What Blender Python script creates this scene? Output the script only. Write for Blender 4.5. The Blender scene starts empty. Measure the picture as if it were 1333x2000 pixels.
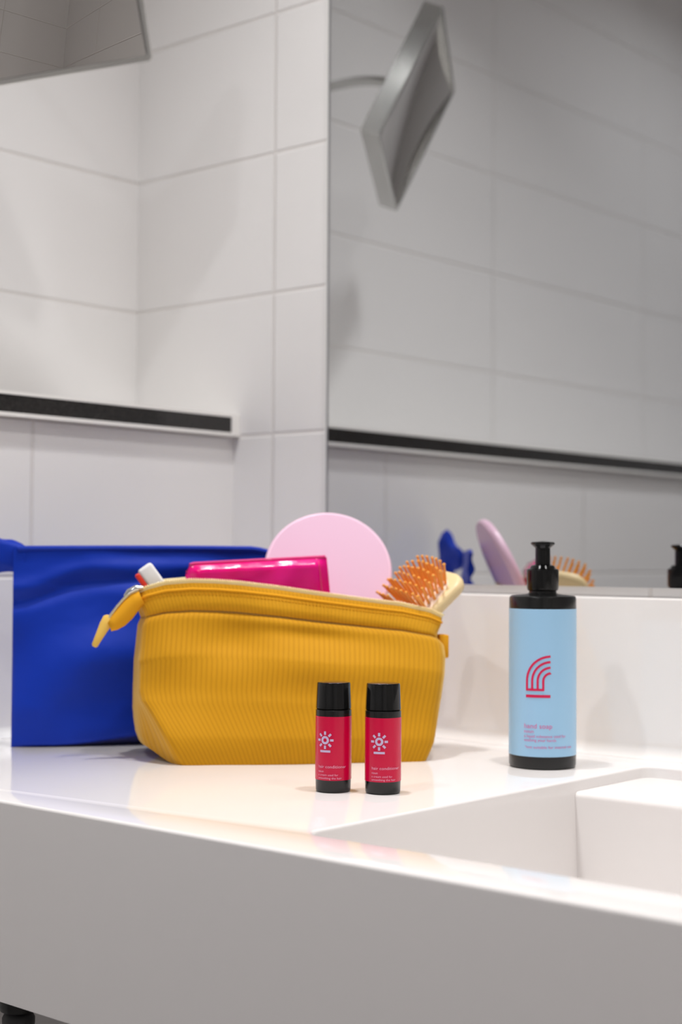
import bpy, bmesh, math, random
from mathutils import Vector, Matrix, noise

random.seed(7)
sc = bpy.context.scene
COL = sc.collection
PI = math.pi

# ------------------------------------------------------------------ camera, world, light, exposure
YAW, PITCH, ROLL, FPX = 0.71289565, 0.0304178, 0.00600149, 2984.8
CAM_Z, TOP_Z = 1.04, 0.85                       # eye height, counter top height
fwd = Vector((-math.sin(YAW) * math.cos(PITCH), math.cos(YAW) * math.cos(PITCH), math.sin(PITCH)))
rt0 = Vector((math.cos(YAW), math.sin(YAW), 0))
up0 = rt0.cross(fwd)
rt = rt0 * math.cos(ROLL) + up0 * math.sin(ROLL)
up = -rt0 * math.sin(ROLL) + up0 * math.cos(ROLL)
cam_data = bpy.data.cameras.new('camera')
cam = bpy.data.objects.new('camera', cam_data)
COL.objects.link(cam)
m = Matrix((rt, up, -fwd)).transposed().to_4x4()
m.translation = Vector((0, 0, CAM_Z))
cam.matrix_world = m
cam_data.sensor_fit = 'VERTICAL'
cam_data.sensor_height = 36.0
cam_data.lens = FPX / 2000.0 * 36.0
cam_data.clip_start = 0.02
cam_data.dof.use_dof = True
cam_data.dof.focus_distance = 1.235
cam_data.dof.aperture_fstop = 4.8
sc.camera = cam

sc.view_settings.view_transform = 'Standard'
sc.view_settings.look = 'None'
sc.view_settings.exposure = 0.07
sc.view_settings.gamma = 1.0
sc.view_settings.use_curve_mapping = False
sc.cycles.use_denoising = True
sc.cycles.max_bounces = 12
sc.cycles.diffuse_bounces = 6
sc.cycles.glossy_bounces = 6
sc.cycles.sample_clamp_indirect = 6.0
sc.cycles.caustics_reflective = True

world = bpy.data.worlds.new('world')
sc.world = world
world.use_nodes = True
world.node_tree.nodes['Background'].inputs[0].default_value = (0.9, 0.93, 1.0, 1)
world.node_tree.nodes['Background'].inputs[1].default_value = 0.05

CEIL = 2.42
# x, y, power, colour
LAMPS = [(-0.92, 0.90, 4.2, (1.0, 0.99, 0.985), 108),
         (-0.50, 1.00, 3.7, (1.0, 0.975, 0.95), 108),
         (-0.85, -0.05, 4.8, (0.96, 0.975, 1.0), 135),  # fill lamp, set near the left wall to brighten it
         (0.30, 0.80, 3.0, (1.0, 0.98, 0.965), 120),
         (-0.3, -0.75, 2.8, (0.93, 0.94, 1.0), 120)]

# ------------------------------------------------------------------ helpers
def srgb(r, g, b):
    f = lambda c: (c / 255 / 12.92) if c / 255 <= 0.04045 else ((c / 255 + 0.055) / 1.055) ** 2.4
    return (f(r), f(g), f(b), 1.0)

def mat(name, col, rough=0.5, metal=0.0, spec=0.5, coat=0.0, sheen=0.0, trans=0.0, sss=0.0):
    mt = bpy.data.materials.new(name)
    mt.use_nodes = True
    b = mt.node_tree.nodes['Principled BSDF']
    b.inputs['Base Color'].default_value = col
    b.inputs['Roughness'].default_value = rough
    b.inputs['Metallic'].default_value = metal
    b.inputs['Specular IOR Level'].default_value = spec
    b.inputs['Coat Weight'].default_value = coat
    b.inputs['Coat Roughness'].default_value = 0.08
    b.inputs['Sheen Weight'].default_value = sheen
    b.inputs['Transmission Weight'].default_value = trans
    if sss:
        b.inputs['Subsurface Weight'].default_value = sss
        b.inputs['Subsurface Scale'].default_value = 0.01
    return mt

class N:
    """tiny node-graph helper"""
    def __init__(s, mt):
        s.t = mt.node_tree
        s.b = s.t.nodes['Principled BSDF']
    def new(s, kind, **kw):
        n = s.t.nodes.new(kind)
        for k, v in kw.items():
            setattr(n, k, v)
        return n
    def link(s, a, b):
        s.t.links.new(a, b)
    def math(s, op, a, b=None, c=None):
        n = s.new('ShaderNodeMath', operation=op)
        for i, v in enumerate((a, b, c)):
            if v is None:
                continue
            if isinstance(v, (int, float)):
                n.inputs[i].default_value = v
            else:
                s.link(v, n.inputs[i])
        return n.outputs[0]
    def noise(s, scale, detail=2.0, coord=None, rough=0.5):
        n = s.new('ShaderNodeTexNoise')
        n.inputs['Scale'].default_value = scale
        n.inputs['Detail'].default_value = detail
        n.inputs['Roughness'].default_value = rough
        if coord is not None:
            s.link(coord, n.inputs['Vector'])
        return n
    def bump(s, h, strength, dist, prev=None):
        n = s.new('ShaderNodeBump')
        n.inputs['Strength'].default_value = strength
        n.inputs['Distance'].default_value = dist
        s.link(h, n.inputs['Height'])
        if prev is not None:
            s.link(prev, n.inputs['Normal'])
        return n.outputs[0]
    def mixcol(s, f, a, b):
        n = s.new('ShaderNodeMix', data_type='RGBA')
        for sock, v in ((n.inputs[0], f), (n.inputs[6], a), (n.inputs[7], b)):
            if isinstance(v, (int, float, tuple)):
                sock.default_value = v
            else:
                s.link(v, sock)
        return n.outputs[2]

def tile_mat(name, axis, x0, xp, z0=1.1884, zp=0.170, col=srgb(232, 230, 229), grout=srgb(222, 218, 215), rough=0.16, w=0.0028):
    """glazed wall tiles; grout where |pos - line| is small"""
    mt = mat(name, col, rough)
    n = N(mt)
    g = n.new('ShaderNodeNewGeometry')
    sp = n.new('ShaderNodeSeparateXYZ')
    n.link(g.outputs['Position'], sp.inputs[0])
    def line(sock, o, p):
        d = n.math('PINGPONG', n.math('SUBTRACT', sock, o), p / 2)
        r = n.new('ShaderNodeMapRange', interpolation_type='SMOOTHSTEP')
        r.inputs['From Min'].default_value = w * 0.3
        r.inputs['From Max'].default_value = w
        r.inputs['To Min'].default_value = 1.0
        r.inputs['To Max'].default_value = 0.0
        n.link(d, r.inputs['Value'])
        return r.outputs[0]
    a = line(sp.outputs[axis], x0, xp)
    b = line(sp.outputs[2 if axis != 2 else 1], z0, zp)
    mk = n.math('MAXIMUM', a, b)
    n.link(n.mixcol(mk, col, grout), n.b.inputs['Base Color'])
    n.link(n.math('ADD', n.math('MULTIPLY', mk, 0.4), rough), n.b.inputs['Roughness'])
    inv = n.math('SUBTRACT', 1.0, mk)
    nz = n.noise(6.0, 1.0, g.outputs['Position'])
    bn = n.bump(nz.outputs[0], 0.06, 0.004)
    n.link(n.bump(inv, 0.8, 0.0012, bn), n.b.inputs['Normal'])
    return mt

def link_obj(name, me, m=None, parent=None):
    o = bpy.data.objects.new(name, me)
    COL.objects.link(o)
    if m is not None:
        me.materials.append(m)
    if parent is not None:
        o.parent = parent
    return o

def obj(name, bm, m, parent=None, smooth=35):
    bmesh.ops.recalc_face_normals(bm, faces=bm.faces)
    me = bpy.data.meshes.new(name)
    bm.to_mesh(me)
    bm.free()
    if smooth:
        for p in me.polygons:
            p.use_smooth = True
        me.set_sharp_from_angle(angle=math.radians(smooth))
    return link_obj(name, me, m, parent)

def tag(o, label, cat, group=None):
    o['label'] = label
    o['category'] = cat
    if group:
        o['group'] = group
    return o

def struct(o):
    o['kind'] = 'structure'
    return o

def empty(name, loc, rz=0.0, label=None, cat=None, group=None):
    o = bpy.data.objects.new(name, None)
    o.empty_display_size = 0.03
    COL.objects.link(o)
    o.location = loc
    o.rotation_euler = (0, 0, rz)
    if label:
        tag(o, label, cat, group)
    return o

def box(bm, x0, x1, y0, y1, z0, z1, bev=0.0, seg=2):
    r = bmesh.ops.create_cube(bm, size=1.0)
    vs = r['verts']
    for v in vs:
        v.co = Vector(((x0 + x1) / 2 + v.co.x * (x1 - x0), (y0 + y1) / 2 + v.co.y * (y1 - y0), (z0 + z1) / 2 + v.co.z * (z1 - z0)))
    if bev:
        es = list({e for v in vs for e in v.link_edges})
        bmesh.ops.bevel(bm, geom=es, offset=bev, segments=seg, affect='EDGES', profile=0.5)
    return bm

def lathe(bm, prof, seg=64, center=(0, 0)):
    """prof: list of (r, z); r = 0 closes the end"""
    rings = []
    for r, z in prof:
        if r <= 1e-7:
            rings.append([bm.verts.new((center[0], center[1], z))])
        else:
            rings.append([bm.verts.new((center[0] + r * math.cos(2 * PI * k / seg), center[1] + r * math.sin(2 * PI * k / seg), z)) for k in range(seg)])
    for a, b in zip(rings, rings[1:]):
        if len(a) == 1 and len(b) == 1:
            continue
        for k in range(seg):
            k2 = (k + 1) % seg
            if len(a) == 1:
                bm.faces.new((a[0], b[k], b[k2]))
            elif len(b) == 1:
                bm.faces.new((a[k], a[k2], b[0]))
            else:
                bm.faces.new((a[k], a[k2], b[k2], b[k]))
    return bm

def tube(bm, pts, rad, seg=12, cap=True, flat=1.0, side=None):
    """swept tube; rad may be a list; flat squashes across 'side'"""
    pts = [Vector(p) for p in pts]
    if not isinstance(rad, (list, tuple)):
        rad = [rad] * len(pts)
    rings = []
    ref = Vector(side) if side is not None else None
    for i, p in enumerate(pts):
        t = (pts[min(i + 1, len(pts) - 1)] - pts[max(i - 1, 0)]).normalized()
        a0 = ref if ref is not None else (Vector((0, 0, 1)) if abs(t.z) < 0.9 else Vector((1, 0, 0)))
        a = (a0 - t * a0.dot(t)).normalized()
        b = t.cross(a)
        rings.append([bm.verts.new(p + (a * math.cos(2 * PI * k / seg) * flat + b * math.sin(2 * PI * k / seg)) * rad[i]) for k in range(seg)])
    for r1, r2 in zip(rings, rings[1:]):
        for k in range(seg):
            k2 = (k + 1) % seg
            bm.faces.new((r1[k], r1[k2], r2[k2], r2[k]))
    if cap:
        bm.faces.new(rings[0][::-1])
        bm.faces.new(rings[-1])
    return bm

def lerp(a, b, t):
    return a + (b - a) * t

def interp(tab, x):
    if x <= tab[0][0]:
        return tab[0][1]
    for (x0, y0), (x1, y1) in zip(tab, tab[1:]):
        if x <= x1:
            return lerp(y0, y1, (x - x0) / (x1 - x0))
    return tab[-1][1]

def sstep(a, b, x):
    t = max(0.0, min(1.0, (x - a) / (b - a)))
    return t * t * (3 - 2 * t)

def rounded_rect(x0, x1, y0, y1, r, seg=8):
    out = []
    for cx, cy, a0 in ((x1 - r, y1 - r, 0), (x0 + r, y1 - r, 90), (x0 + r, y0 + r, 180), (x1 - r, y0 + r, 270)):
        for k in range(seg + 1):
            a = math.radians(a0 + 90 * k / seg)
            out.append((cx + r * math.cos(a), cy + r * math.sin(a)))
    return out

# ------------------------------------------------------------------ materials
M_BACK = tile_mat('back_wall_tile', 0, -1.259, 0.51)
M_SIDE = tile_mat('side_wall_tile', 1, 1.024, 0.51)
M_FLOOR = tile_mat('floor_tile', 0, 0.1, 0.3, z0=0.1, zp=0.3, col=srgb(150, 146, 144), grout=srgb(110, 108, 106), rough=0.45)
# the floor grid runs in x and y
M_CEIL = mat('ceiling_paint', srgb(236, 234, 232), 0.9)
M_SOLID = mat('white_solid_surface', srgb(235, 231, 229), 0.055, spec=0.5)
M_SOLIDV = mat('white_upstand_surface', srgb(240, 236, 233), 0.06, spec=0.85)
M_TRIM = mat('white_plastic_trim', srgb(238, 236, 232), 0.35)
M_CAULK = mat('white_caulk', srgb(240, 239, 236), 0.4)
M_CHROME = mat('chrome', (0.78, 0.79, 0.80, 1), 0.07, metal=1.0)
M_STEEL = mat('brushed_steel', (0.62, 0.62, 0.60, 1), 0.22, metal=1.0)
M_ALU = mat('aluminium_edge', (0.42, 0.42, 0.44, 1), 0.35, metal=1.0)
M_MIRROR = mat('mirror_glass', (0.66, 0.67, 0.68, 1), 0.0, metal=1.0)
M_MMIRROR = mat('magnifying_mirror_glass', (0.62, 0.60, 0.58, 1), 0.0, metal=1.0)
M_BLACK = mat('black_plastic', (0.006, 0.006, 0.006, 1), 0.14, spec=0.35)
M_BLACKM = mat('satin_black_plastic', (0.008, 0.008, 0.008, 1), 0.22, spec=0.4)
M_RUBBER = mat('black_rubber', (0.02, 0.02, 0.022, 1), 0.5)
M_PINKLBL = mat('crimson_label_film', srgb(208, 0, 62), 0.22, spec=0.45)
M_LILAC = mat('lilac_print', srgb(206, 186, 222), 0.4)
M_PINKTXT = mat('pink_lilac_print', srgb(236, 168, 200), 0.4)
M_BLUELBL = mat('sky_blue_label_film', srgb(160, 204, 236), 0.25, spec=0.5)
M_CRIMSON = mat('crimson_print', srgb(216, 16, 80), 0.4)
M_ROSE = mat('rose_print', srgb(220, 110, 165), 0.4)
M_PINK = mat('pale_pink_plastic', srgb(228, 188, 212), 0.32, spec=0.4)
M_PINKRIM = mat('pale_pink_rim_plastic', srgb(244, 204, 226), 0.28, spec=0.5)
M_WOODLT = mat('pale_beech_wood', srgb(232, 206, 156), 0.38)
M_PIN = mat('orange_wooden_pins', srgb(240, 164, 70), 0.35, sss=0.2)
M_PAD = mat('cream_rubber_cushion', srgb(246, 222, 200), 0.5)
M_RED = mat('red_plastic', srgb(222, 52, 30), 0.35)
M_WHITEP = mat('white_plastic', srgb(232, 230, 228), 0.35)
M_GOLD = mat('pale_gold_metal', srgb(252, 236, 186), 0.3, metal=0.6)
M_TAPE = mat('cream_zip_tape', srgb(246, 228, 170), 0.7)
M_YSOFT = mat('orange_yellow_cloth', srgb(226, 160, 30), 0.85, spec=0.2)
M_LAMP = mat('lamp_diffuser', (1, 1, 1, 1), 0.5)
M_LAMP.node_tree.nodes['Principled BSDF'].inputs['Emission Color'].default_value = (1, 0.93, 0.86, 1)
M_LAMP.node_tree.nodes['Principled BSDF'].inputs['Emission Strength'].default_value = 6.0

M_GRANITE = mat('black_granite', srgb(38, 36, 35), 0.14, spec=0.5)
n = N(M_GRANITE)
g = n.new('ShaderNodeNewGeometry')
nz = n.noise(900, 3, g.outputs['Position'], 0.7)
r = n.new('ShaderNodeValToRGB')
r.color_ramp.elements[0].position = 0.5
r.color_ramp.elements[0].color = srgb(30, 29, 28)
r.color_ramp.elements[1].position = 0.72
r.color_ramp.elements[1].color = srgb(78, 74, 72)
n.link(nz.outputs[0], r.inputs[0])
n.link(r.outputs[0], n.b.inputs['Base Color'])

M_MAGENTA = mat('glossy_magenta_plastic', srgb(214, 0, 96), 0.2, spec=0.4, coat=0.15, sss=0.1)
n = N(M_MAGENTA)
g = n.new('ShaderNodeTexCoord')
nz = n.noise(22, 2, g.outputs['Object'])
n.link(n.mixcol(nz.outputs[0], srgb(244, 0, 96), srgb(228, 0, 152)), n.b.inputs['Base Color'])
n.link(n.bump(n.noise(60, 3, g.outputs['Object']).outputs[0], 0.25, 0.002), n.b.inputs['Normal'])

M_BLUE = mat('royal_blue_woven_cloth', srgb(0, 48, 168), 0.55, spec=0.2, sheen=0.45)
n = N(M_BLUE)
g = n.new('ShaderNodeTexCoord')
w1 = n.new('ShaderNodeTexWave', wave_type='BANDS', bands_direction='X')
w1.inputs['Scale'].default_value = 420
n.link(g.outputs['Object'], w1.inputs['Vector'])
w2 = n.new('ShaderNodeTexWave', wave_type='BANDS', bands_direction='Z')
w2.inputs['Scale'].default_value = 420
n.link(g.outputs['Object'], w2.inputs['Vector'])
hh = n.math('MULTIPLY', w1.outputs[1], w2.outputs[1])
n.link(n.bump(n.noise(14, 3, g.outputs['Object']).outputs[0], 0.35, 0.01, n.bump(hh, 0.2, 0.0003)), n.b.inputs['Normal'])
n.b.inputs['Sheen Roughness'].default_value = 0.4
n.b.inputs['Sheen Tint'].default_value = (0.40, 0.42, 1.0, 1)

def corduroy(name, c1, c2, pitch, strength=0.6):
    mt = mat(name, c1, 0.75, spec=0.2, sheen=0.6)
    n = N(mt)
    n.b.inputs['Sheen Roughness'].default_value = 0.4
    n.b.inputs['Sheen Tint'].default_value = (1.0, 0.8, 0.35, 1)
    uv = n.new('ShaderNodeUVMap')
    sp = n.new('ShaderNodeSeparateXYZ')
    n.link(uv.outputs[0], sp.inputs[0])
    d = n.math('PINGPONG', sp.outputs[0], pitch / 2)
    r = n.math('MULTIPLY', d, 2 / pitch)
    rr = n.math('POWER', n.math('SINE', n.math('MULTIPLY', r, PI / 2)), 0.6)
    tc = n.new('ShaderNodeTexCoord')
    fine = n.noise(900, 2, tc.outputs['Object'])
    blot = n.noise(9, 2, tc.outputs['Object'])
    f = n.math('MULTIPLY', rr, 0.75)
    f = n.math('ADD', f, n.math('MULTIPLY', blot.outputs[0], 0.25))
    n.link(n.mixcol(f, c2, c1), n.b.inputs['Base Color'])
    n.link(n.bump(rr, strength, 0.0011, n.bump(fine.outputs[0], 0.25, 0.0004)), n.b.inputs['Normal'])
    return mt
M_CORD = corduroy('mustard_corduroy', srgb(206, 148, 16), srgb(184, 126, 8), 0.0048, 0.25)
M_CORDB = corduroy('mustard_corduroy_band', srgb(212, 152, 22), srgb(192, 134, 12), 0.0036, 0.2)

# ------------------------------------------------------------------ room shell
YB = 1.33          # back wall
XU, XL = -1.505, -1.325   # left wall above and below the ledge
XR, YF = 1.15, -1.25      # right wall and wall behind the camera
LEDGE = 1.192

bm = bmesh.new(); box(bm, XU - 0.1, XR + 0.1, YB, YB + 0.1, 0, CEIL)
struct(obj('wall_back', bm, M_BACK, smooth=0))
bm = bmesh.new(); box(bm, XU - 0.1, XU, YF, YB, 0, CEIL)
struct(obj('wall_left', bm, M_SIDE, smooth=0))
bm = bmesh.new(); box(bm, XU, XL, YF, YB, 0, LEDGE)
struct(obj('wall_left_lower', bm, M_SIDE, smooth=0))
bm = bmesh.new(); box(bm, XR, XR + 0.1, YF, YB, 0, CEIL)
struct(obj('wall_right', bm, M_SIDE, smooth=0))
bm = bmesh.new(); box(bm, XU - 0.1, XR + 0.1, YF - 0.1, YF, 0, CEIL)
struct(obj('wall_front', bm, M_BACK, smooth=0))
bm = bmesh.new(); box(bm, 0.30, XR, -0.35, 0.22, 0, CEIL)  # unseen nib, added so the small mirror reflects a tiled corner
struct(obj('wall_nib_added', bm, M_BACK, smooth=0))
bm = bmesh.new(); box(bm, XU - 0.1, XR + 0.1, YF - 0.1, YB + 0.1, -0.1, 0)
struct(obj('floor', bm, M_FLOOR, smooth=0))
bm = bmesh.new(); box(bm, XU - 0.1, XR + 0.1, YF - 0.1, YB + 0.1, CEIL, CEIL + 0.1)
struct(obj('ceiling', bm, M_CEIL, smooth=0))

# out-of-view ceiling downlights: implied by the shadows, fixtures added for the room light
for i, (lx, ly, pw, lc, spr) in enumerate(LAMPS):
    names = ('at the corner nearest the black ledge', 'above the soap bottle', 'above the front of the counter',
             'at the right end of the counter', 'behind the viewer')
    t = empty('added_ceiling_lamp', (lx, ly, CEIL), 0, 'unseen round recessed ceiling lamp with a metal ring, added ' + names[i], 'ceiling lamp', 'ceiling downlights')
    bm = bmesh.new(); lathe(bm, [(0.040, 0.0), (0.056, 0.0), (0.056, -0.004), (0.053, -0.006), (0.041, -0.004), (0.040, 0.0)], 40)
    obj('lamp_ring', bm, M_STEEL, t)
    bm = bmesh.new(); lathe(bm, [(0, -0.001), (0.040, -0.001), (0.040, 0.0), (0, 0.0)], 40)
    obj('lamp_diffuser', bm, M_LAMP, t)
    ld = bpy.data.lights.new('lamp_light', 'AREA')
    ld.shape = 'DISK'; ld.size = 0.075; ld.energy = pw; ld.color = lc
    ld.spread = math.radians(spr)
    lo = bpy.data.objects.new('lamp_light', ld)
    COL.objects.link(lo); lo.parent = t; lo.location = (0, 0, -0.008)

# ------------------------------------------------------------------ granite ledge slab with white edging
XS = -1.315
t = empty('ledge_slab', (XS, 0, LEDGE), 0, 'long white ledge with a black speckled granite front strip on the low tiled wall', 'ledge')
bm = bmesh.new(); box(bm, XU - XS, 0, YF, YB - 0.014, 0.0, 0.019)
obj('granite_slab', bm, M_GRANITE, t, 0)
bm = bmesh.new()
box(bm, XU - XS + 0.0002, 0.0008, YF, YB - 0.0002, 0.019, 0.0225)
box(bm, -0.004, 0.0008, YF, YB - 0.0002, -0.004, 0.0)
box(bm, XU - XS + 0.0002, 0.0008, YB - 0.014, YB - 0.0002, 0.0, 0.019)
obj('edge_trim', bm, M_TRIM, t, 0)

# ------------------------------------------------------------------ washstand: one slab with integrated basin
YFR = 0.733
XC = 0.10            # right end of the counter
THK = 0.155
t_counter = empty('washstand', (0, 0, 0), 0, 'thick white solid-surface washstand slab with an integrated rectangular basin', 'washstand')

bm = bmesh.new()
def loop_at(pts, z):
    return [bm.verts.new((x, y, z)) for x, y in pts]
def bridge(a, b):
    for i in range(len(a)):
        j = (i + 1) % len(a)
        bm.faces.new((a[i], a[j], b[j], b[i]))
def fill_between(a, b):
    es = []
    for lp in (a, b):
        for i in range(len(lp)):
            u, v = lp[i], lp[(i + 1) % len(lp)]
            es.append(bm.edges.get((u, v)) or bm.edges.new((u, v)))
    bmesh.ops.triangle_fill(bm, edges=es, use_beauty=True)
def fillet(outline, r, z, n=4, out=False):
    """rings rounding an edge: flat at z -> vertical at z - r; outline(d) is offset by d"""
    R = []
    for k in range(n + 1):
        a = k / n * PI / 2
        d = r * (1 - math.sin(a))
        R.append(loop_at(outline(d), z - r * (1 - math.cos(a))))
    return R
outer = lambda d: rounded_rect(XL + d, XC - d, YFR + d, YB - 0.001 - d, 0.004, 3)
rec = lambda d: rounded_rect(-0.715 - d, -0.08 + d, 0.790 - d, 1.262 + d, 0.014 + d, 8)
bas = lambda d: rounded_rect(-0.7118 - d, -0.0832 + d, 0.7932 - d, 1.086 + d, 0.022 + d, 10)
Ro = []
for k in range(5):
    a = k / 4 * PI / 2
    Ro.append(loop_at(outer(0.0026 * (1 - math.sin(a))), TOP_Z - 0.0026 * (1 - math.cos(a))))
Rr = fillet(rec, 0.0024, TOP_Z)
fill_between(Ro[0], Rr[0])
for a, b in zip(Ro, Ro[1:]):
    bridge(a, b)
lo = loop_at(outer(0.0), TOP_Z - THK)
bridge(Ro[-1], lo); bm.faces.new(lo)
for a, b in zip(Rr, Rr[1:]):
    bridge(a, b)
prev = Rr[-1]
for k in range(1, 14):
    if k <= 3:
        q = loop_at(rec(-0.0012 * k), TOP_Z - 0.0024 - (0.098 - 0.0024) * k / 3)
    else:
        a = (k - 3) / 10 * PI / 2
        q = loop_at(rec(-0.0036 - 0.010 * (1 - math.cos(a))), TOP_Z - 0.098 - 0.016 * math.sin(a))
    bridge(prev, q)
    prev = q
bm.faces.new(prev)
# tap shelf behind the well
SHY = 1.138
shelf = lambda d: rounded_rect(-0.7165, -0.0785, SHY + d, 1.268, 0.002, 3)
Rs = [loop_at(shelf(0.0050 * (1 - math.sin(k / 6 * PI / 2))), TOP_Z - 0.0105 - 0.0050 * (1 - math.cos(k / 6 * PI / 2))) for k in range(7)]
bm.faces.new(Rs[0])
for a, b in zip(Rs, Rs[1:]):
    bridge(a, b)
lo = loop_at(shelf(0.0), TOP_Z - 0.1142)
bridge(Rs[-1], lo); bm.faces.new(lo)
obj('counter_slab', bm, M_SOLID, t_counter, 30)

# upstand along the back wall with a coved foot
t_up = empty('splash_upstand', (0, YB, TOP_Z), 0, 'low white solid-surface upstand running along the back wall under the mirror', 'upstand')
bm = bmesh.new()
YU = 1.312
UT = 1.0036
prof = [(YB - 0.0005, TOP_Z + 0.0001), (YU - 0.012, TOP_Z + 0.0001)]
for k in range(1, 9):
    a = k / 8 * PI / 2
    prof.append((YU - 0.012 + 0.012 * math.sin(a), TOP_Z + 0.012 - 0.012 * math.cos(a)))
for k in range(0, 5):
    a = k / 4 * PI / 2
    prof.append((YU + 0.002 - 0.002 * math.cos(a), UT - 0.002 + 0.002 * math.sin(a)))
prof.append((YB - 0.0005, UT))
prof = [(py_ - YB, pz_ - TOP_Z) for py_, pz_ in prof]
rings = [[bm.verts.new((x, y, z)) for y, z in prof] for x in (XL + 0.0002, XC)]
for i in range(len(prof)):
    j = (i + 1) % len(prof)
    bm.faces.new((rings[0][i], rings[0][j], rings[1][j], rings[1][i]))
bm.faces.new(rings[0]); bm.faces.new(rings[1][::-1])
obj('upstand_panel', bm, M_SOLIDV, t_up, 30)
# drain in the basin floor
bm = bmesh.new(); lathe(bm, [(0, 0.003), (0.026, 0.003), (0.030, 0.001), (0.031, -0.001), (0, -0.001)], 40, (-0.40, 0.94))
d = obj('drain_cover', bm, M_CHROME, t_counter); d.location = (0, 0, TOP_Z - 0.114)

# white caulk bead where the counter meets the left wall
bm = bmesh.new()
pts = [(XL, TOP_Z), (XL + 0.010, TOP_Z)] + [(XL + 0.010 - 0.010 * math.sin(k / 6 * PI / 2), TOP_Z + 0.010 - 0.010 * math.cos(k / 6 * PI / 2)) for k in range(1, 7)]
rings = [[bm.verts.new((x, y, z)) for x, z in pts] for y in (YFR + 0.001, YU)]
for i in range(len(pts)):
    j = (i + 1) % len(pts)
    bm.faces.new((rings[0][i], rings[0][j], rings[1][j], rings[1][i]))
bm.faces.new(rings[0]); bm.faces.new(rings[1][::-1])
struct(obj('trim_1', bm, M_CAULK, None, 30))

# pipe leg under the counter
t = empty('chrome_pipe', (-1.000, 0.766, 0.0), 0, 'upright chrome pipe with a black collar under the left of the counter', 'pipe')
bm = bmesh.new(); lathe(bm, [(0, 0.0), (0.0075, 0.0), (0.0075, 0.672), (0, 0.672)], 32)
obj('pipe', bm, M_CHROME, t)
bm = bmesh.new(); lathe(bm, [(0.0075, 0.662), (0.0125, 0.664), (0.0130, 0.668), (0.0130, 0.672), (0.011, 0.676), (0.0075, 0.678)], 32)
obj('collar', bm, M_RUBBER, t)
bm = bmesh.new(); lathe(bm, [(0, 0.676), (0.0145, 0.678), (0.0160, 0.683), (0.0160, 0.695), (0, 0.695)], 32)
obj('cap', bm, M_BLACKM, t)
bm = bmesh.new(); lathe(bm, [(0, 0.0), (0.022, 0.0), (0.022, 0.004), (0.0078, 0.008)], 32)
obj('foot_plate', bm, M_CHROME, t)

# ------------------------------------------------------------------ big wall mirror
t = empty('wall_mirror', (0, 0, 0), 0, 'large frameless wall mirror standing just above the white upstand', 'mirror')
MX0, MX1, MZ0, MZ1 = -1.1665, XC, 1.0132, 2.15
bm = bmesh.new(); box(bm, MX0, MX1, 1.3252, YB - 0.0002, MZ0, MZ1)
obj('mirror_glass', bm, M_MIRROR, t, 0)
bm = bmesh.new()
box(bm, MX0 - 0.0022, MX0, 1.3246, YB - 0.0002, MZ0, MZ1)
obj('mirror_edge', bm, M_ALU, t, 0)
bm = bmesh.new(); box(bm, MX0 - 0.0075, MX0 - 0.0022, 1.3275, YB - 0.0002, MZ0, MZ1)
obj('sealant_bead', bm, M_CAULK, t, 0)

# ------------------------------------------------------------------ small square magnifying mirror on a bent arm
a_ = Vector((-0.5142, -0.8183, -0.2571)).normalized()
n_ = Vector((0.8348, -0.4086, -0.369)).normalized()
b_ = a_.cross(n_).normalized()
if b_.z < 0:
    b_ = -b_
C_ = Vector((-1.255, 1.129, 1.589))
S_ = 0.210
ctr = C_ + a_ * S_ / 2 + b_ * S_ / 2
t = empty('shaving_mirror', ctr, 0, 'small square tilted mirror in a brushed metal frame on a wall arm, top left', 'mirror')
rot = Matrix((-a_, b_, n_)).transposed()         # local x right, y up, z out of the glass
T = 0.027
def loc(x, y, z):
    return rot @ Vector((x, y, z))
H = S_ / 2
bm = bmesh.new()
def ringf(h, z, r):
    return [bm.verts.new(loc(x, y, z)) for x, y in rounded_rect(-h, h, -h, h, r, 5)]
R = [ringf(H - 0.001, -T, 0.005), ringf(H, -T + 0.001, 0.006), ringf(H, -0.001, 0.006), ringf(H - 0.001, 0.0, 0.005),
     ringf(H - 0.0045, 0.0, 0.004), ringf(H - 0.006, -0.001, 0.004), ringf(H - 0.006, -0.016, 0.004)]
for p, q in zip(R, R[1:]):
    for i in range(len(p)):
        j = (i + 1) % len(p)
        bm.faces.new((p[i], p[j], q[j], q[i]))
bm.faces.new(R[0][::-1])
obj('frame', bm, M_STEEL, t)
bm = bmesh.new()                                   # concave glass
G = 90
hg = H - 0.0062
grid = [[bm.verts.new(loc(lerp(-hg, hg, i / G), lerp(-hg, hg, j / G),
        -0.0140 + ((lerp(-1, 1, i / G) * hg) ** 2 + (lerp(-1, 1, j / G) * hg) ** 2) / (2 * 0.8))) for i in range(G + 1)] for j in range(G + 1)]
for j in range(G):
    for i in range(G):
        bm.faces.new((grid[j][i], grid[j][i + 1], grid[j + 1][i + 1], grid[j + 1][i]))
gl = obj('glass', bm, M_MMIRROR, t)
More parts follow.
